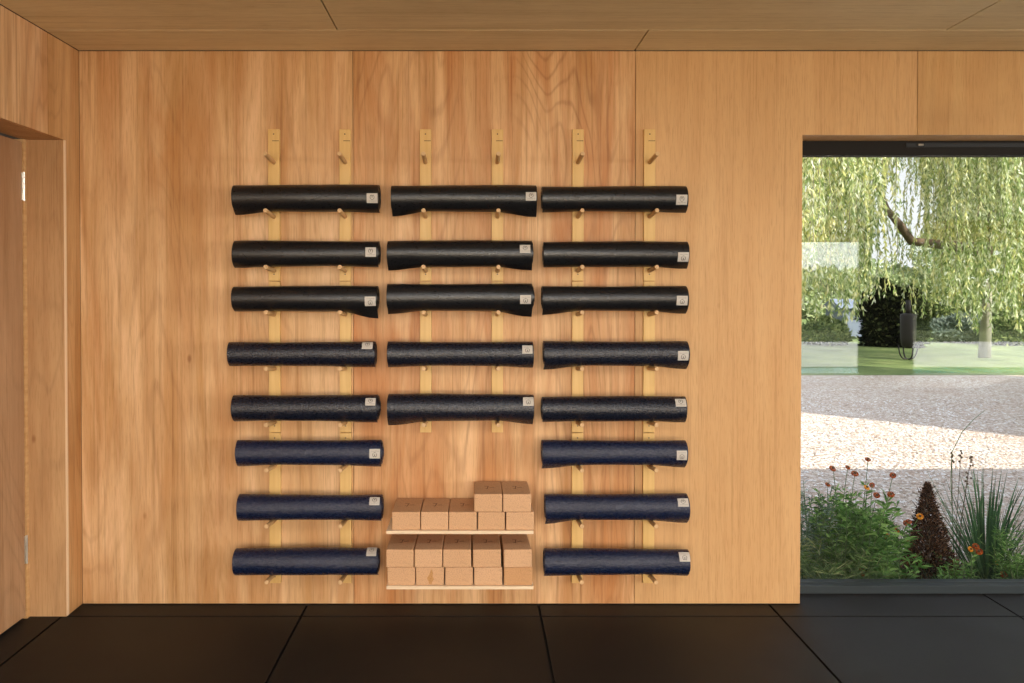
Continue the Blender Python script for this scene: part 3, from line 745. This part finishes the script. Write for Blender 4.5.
def leafy(label, base_px, Y, heads, nst, spread, top_py, leafmat, seed, LL=.085, LW=.012, cat='flowering plant', name='flowering_plant', group='plants in the border outside the window', extra=1.0):
    r2 = random.Random(seed); b = T(base_px, 585, Y); org = Vector((b.x, Y, GZ)); root = empty(name, org, label=label, cat=cat, group=group)
    st_ = MB(); lf = MB(); lf.open = True; st_.open = True
    tips = [(T(px, py, Y + r2.uniform(-.06, .06)), k) for (px, py, k) in heads]
    ztop = T(base_px, top_py, Y).z
    tips += [(Vector((b.x + r2.uniform(-1, 1) * spread, Y + r2.uniform(-.17, .17), GZ + (ztop - GZ) * r2.uniform(.45, 1.0))), None) for _ in range(nst)]
    for tip, kind in tips:
        p0 = Vector((b.x + (tip.x - b.x) * .35 + r2.uniform(-.03, .03), Y + r2.uniform(-.08, .08), GZ + .005)); mid = (p0 + tip) / 2 + Vector((r2.uniform(-.03, .03), r2.uniform(-.03, .03), .04))
        pts = []
        for i in range(9):
            q = i / 8; pts.append((p0 * (1 - q) ** 2 + mid * 2 * q * (1 - q) + tip * q * q) - org)
        st_.tube(pts, [.0032 - .0018 * i / 8 for i in range(9)], 4, cap=False)
        Lh = (tip - p0).length; nl = int(Lh * 110 * extra)
        for k in range(nl):
            q = r2.random() ** .85 * (.80 if kind else .98); i = min(7, int(q * 8)); pp = pts[i].lerp(pts[i + 1], q * 8 - i)
            a = r2.uniform(0, 2 * pi); up = r2.uniform(.1, 1.2)
            lf.leaf(pp, (cos(a), sin(a), up), LW * r2.uniform(.6, 1.2), LL * r2.uniform(.5, 1.15) * (1.15 - .6 * q), droop=r2.uniform(0, .35))
        if kind in ('o', 'r'): flower(root, org, tip, kind, r2.uniform(.012, .018))
    st_.build('stems', M['stem'], root); lf.build('foliage', leafmat, root)
    return root
leafy('feathery blue-green plant with dark buds against the left edge of the window', 806, .62, [], 34, .13, 478, M['g_blue'], 41, .06, .007, extra=1.3)
leafy('bushy plant with rust flower heads, leftmost of the orange flowering plants', 832, .60, [(833, 468, 'r'), (848, 467, 'r'), (828, 484, 'r'), (855, 473, 'r'), (819, 490, None), (868, 459, 'r')], 30, .13, 490, M['g_leaf'], 42)
leafy('bushy lance-leaved plant with orange flowers in the middle of the left border', 858, .50, [(867, 487, 'o'), (877, 495, 'r'), (891, 494, 'r'), (893, 475, 'r'), (900, 500, None), (872, 485, 'r')], 30, .14, 496, M['g_leaf'], 43, .11, .014)
leafy('lower leafy plant with orange flowers just left of the brown conifer', 884, .46, [(887, 536, 'o'), (897, 530, 'r'), (906, 523, 'r'), (909, 521, 'r'), (920, 516, 'o'), (864, 573, 'r'), (862, 569, 'r')], 18, .12, 530, M['g_leaf'], 44, .10, .013)
leafy('grassy low plant at the foot of the window below the left flowers', 838, .36, [], 26, .24, 540, M['g_grass'], 45, .14, .006, cat='plant', name='border_plant')
leafy('fine green plant with small orange flowers right of the strappy clump', 1012, .44, [(998, 562, 'o'), (1004, 574, 'r'), (1014, 556, None)], 26, .13, 520, M['g_leaf'], 46, .07, .007, extra=1.2)
leafy('low green seedlings with two orange flowers between conifer and strappy clump', 958, .38, [(971, 549, 'o'), (979, 551, 'r'), (976, 546, 'r')], 12, .12, 556, M['g_leaf'], 47, .05, .010)
leafy('fine feathery plant filling the border behind the orange flowers', 870, .72, [], 30, .22, 520, M['g_blue'], 48, .06, .006, cat='plant', name='border_plant')
# brown dead dwarf conifer
b = T(927, 585, .52); r2 = random.Random(51); root = empty('dwarf_conifer', (b.x, .52, GZ), label='dead brown cone-shaped dwarf conifer in the border', cat='shrub')
zt = T(927, 485, .52).z - GZ; w = MB(); w.open = True; wt = MB(); wt.tube([(0, 0, 0), (.004, 0, zt * .5), (0, 0, zt * .96)], [.012, .008, .002], 6)
for k in range(12000):
    u = r2.random() ** 1.15 * .98; a = r2.uniform(0, 2 * pi); rad = (.135 * (1 - u) ** .95 + .003) * (1 + .30 * sin(4 * a + 13 * u) * sin(9 * u + a)) * r2.random() ** .45 + (r2.random() < .04) * .02
    w.leaf((rad * cos(a), rad * sin(a) * .8, .02 + zt * u), (cos(a), sin(a), r2.uniform(-.3, 1.6)), r2.uniform(.005, .011) * (1 - .5 * u), r2.uniform(.014, .038) * (1 - .65 * u))
for k in range(46):
    u = r2.uniform(.05, .9); a = r2.uniform(0, 6.28); rad = .13 * (1 - u) ** .75 + .02
    wt.tube([(0, 0, zt * u), (rad * .6 * cos(a), rad * .6 * sin(a), zt * u + .015), (rad * cos(a), rad * sin(a), zt * u + .05)], [.004, .002, .001], 4)
w.build('foliage', M['dead'], root); wt.build('stem', M['stem_brown'], root)
# strappy clump
b = T(987, 585, .62); r2 = random.Random(61); root = empty('strappy_plant', (b.x, .62, GZ), label='clump of long dark green strappy leaves in the border', cat='plant')
w = MB(); w.open = True
for k in range(150):
    a = r2.uniform(0, 2 * pi); q = r2.random() ** .8 * .07; tl = r2.uniform(.0, .75) ** 1.2
    w.blade((q * cos(a), q * sin(a), 0), (tl * cos(a), tl * sin(a) * .8, 1), r2.uniform(.006, .012), r2.uniform(.34, .60), r2.uniform(.05, .9 if r2.random() < .25 else .35), side=(cos(a + 1.3 + r2.random()), sin(a + 1.3), 0))
w.build('leaves', M['g_strap'], root)
# tall seed heads and the arching stalk
b = T(955, 585, .66); root = empty('seed_head_plant', (b.x, .66, GZ), label='thin dry stalks with dark seed heads and one arching blade above the conifer', cat='plant')
org = Vector((b.x, .66, GZ)); w = MB()
for (px, py) in ((952, 454), (971, 457), (961, 452), (968, 474)):
    tp = T(px, py, .66) - org; w.tube([(tp.x * .2, 0, 0), (tp.x * .5, .01, tp.z * .5), tp], [.0022, .0018, .0012], 4)
    for k in range(7):
        v = tp + Vector((r2.uniform(-.012, .012), r2.uniform(-.01, .01), r2.uniform(-.05, .012))); w.tube([v - Vector((0, 0, .006)), v, v + Vector((0, 0, .006))], [.002, .0055, .001], 5)
w.build('seed_stalks', M['stem_brown'], root)
w = MB(); pts = [T(951, 480, .66) - org, T(952, 452, .66) - org, T(962, 432, .66) - org, T(974, 419, .66) - org, T(985, 410, .66) - org]
w.tube([(0, 0, 0)] + pts, [.002, .0022, .0022, .002, .0016, .001], 4); w.build('arching_blade', M['stem'], root)
# low growth along the frame
w = MB(); w.open = True; r2 = random.Random(71)
for k in range(900):
    x = r2.uniform(1.35, 3.4); y = r2.uniform(.27, .75)
    w.blade((x, y, GZ + .01), (r2.uniform(-.6, .6), r2.uniform(-.6, .6), 1), r2.uniform(.003, .007), r2.uniform(.06, .19), r2.uniform(.1, .8), n=4)
tag(w.build('border_grass', M['g_grass']), 'short grass and weeds along the foot of the window', 'grass', kind='stuff')
# hedge seen in the reflection
w = MB(); w.open = True
for k in range(14000):
    x = r2.uniform(5, 32); y = -33 + r2.uniform(-.8, .8); z = GZ + r2.random() * ((1.55 + .35 * sin(x * .9)) if x < 18.2 else 9.0)
    w.leaf((x, y, z), (r2.uniform(-1, 1), r2.uniform(-1, 1), r2.uniform(-1, 1)), .35, .7)
tag(w.build('hedge', M['willow_far']), 'green hedge of the rear garden mirrored in the glass', 'hedge', kind='stuff')

# ------------------------------------------------------------------ light
SUN = Vector((.707, -.707, math.tan(radians(36.5)))).normalized()
wd_ = bpy.data.worlds.new('world'); sc.world = wd_; wd_.use_nodes = True; nt = wd_.node_tree; nt.nodes.clear()
N_ = lambda ty: nt.nodes.new(ty)
out = N_('ShaderNodeOutputWorld'); bg = N_('ShaderNodeBackground'); tc = N_('ShaderNodeTexCoord'); sp = N_('ShaderNodeSeparateXYZ')
nt.links.new(tc.outputs['Generated'], sp.inputs[0])
rp = N_('ShaderNodeValToRGB'); e = rp.color_ramp.elements; e[0].position = .0; e[0].color = (1.0, .985, 1.0, 1); e[1].position = .6; e[1].color = (.74, .80, .98, 1)
nt.links.new(sp.outputs['Z'], rp.inputs[0])
dp = N_('ShaderNodeVectorMath'); dp.operation = 'DOT_PRODUCT'; dp.inputs[1].default_value = SUN; nt.links.new(tc.outputs['Generated'], dp.inputs[0])
mxn = N_('ShaderNodeMath'); mxn.operation = 'MAXIMUM'; mxn.inputs[1].default_value = 0; nt.links.new(dp.outputs['Value'], mxn.inputs[0])
pw = N_('ShaderNodeMath'); pw.operation = 'POWER'; pw.inputs[1].default_value = 4; nt.links.new(mxn.outputs[0], pw.inputs[0])
ml = N_('ShaderNodeMath'); ml.operation = 'MULTIPLY_ADD'; ml.inputs[1].default_value = 8.0; ml.inputs[2].default_value = 1.25; nt.links.new(pw.outputs[0], ml.inputs[0])
nt.links.new(rp.outputs[0], bg.inputs[0]); nt.links.new(ml.outputs[0], bg.inputs[1]); nt.links.new(bg.outputs[0], out.inputs[0])
def light(name, ty, loc, rot, energy, color=(1, 1, 1), **k):
    d = bpy.data.lights.new(name, ty); o = bpy.data.objects.new(name, d); COL.objects.link(o); o.location = loc; o.rotation_euler = rot
    d.energy = energy; d.color = color
    for a, v in k.items(): setattr(d, a, v)
    return o
s = light('sun', 'SUN', (20, -20, 20), (0, 0, 0), 11, (1, .93, .84), angle=radians(.6))
s.rotation_euler = SUN.to_track_quat('Z', 'Y').to_euler()
# added softbox beyond the bay, brightens the room like sky
light('bay_cool_fill', 'AREA', (.4, -7.9, 3.4), (radians(90), 0, 0), 680, (.95, .98, 1), shape='RECTANGLE', size=5.2, size_y=3.4)
# added low warm fill lamp, stands in for ground glow
light('bay_warm_fill', 'AREA', (.4, -7.9, .65), (radians(90), 0, 0), 250, (1, .78, .54), shape='RECTANGLE', size=5.2, size_y=1.3)
light('side_fill', 'AREA', (11.2, -4.4, 2.9), (radians(90), 0, radians(90)), 1500, (1, .97, .93), shape='RECTANGLE', size=6.6, size_y=4.0)  # added fill lamp beyond the right wall, lifts the left wall
# added ceiling fill lamp, no opening above it, lifts lower wall and tops
light('ceiling_fill', 'AREA', (.2, -2.9, H - .006), (0, 0, 0), 44, (.96, .98, 1), shape='RECTANGLE', size=2.6, size_y=1.2)
# portals guide sampling of the sky through the openings
for (x, y, z, sx, sy, r) in (((WX + 3.7) / 2, .30, 1.0, 3.7 - WX, 2.0, -90), (.75, YN - .25, 1.02, 4.9, 2.04, 90), (5.3, YB - .25, 1.03, 1.5, 2.05, 90), (7.8, YB - .25, 1.03, 1.95, 2.05, 90)):
    o = light('portal', 'AREA', (x, y, z), (radians(r), 0, 0), 1, shape='RECTANGLE', size=sx, size_y=sy); o.data.cycles.is_portal = True
sc.cycles.max_bounces = 10; sc.cycles.diffuse_bounces = 6; sc.cycles.transparent_max_bounces = 24
sc.cycles.use_denoising = True
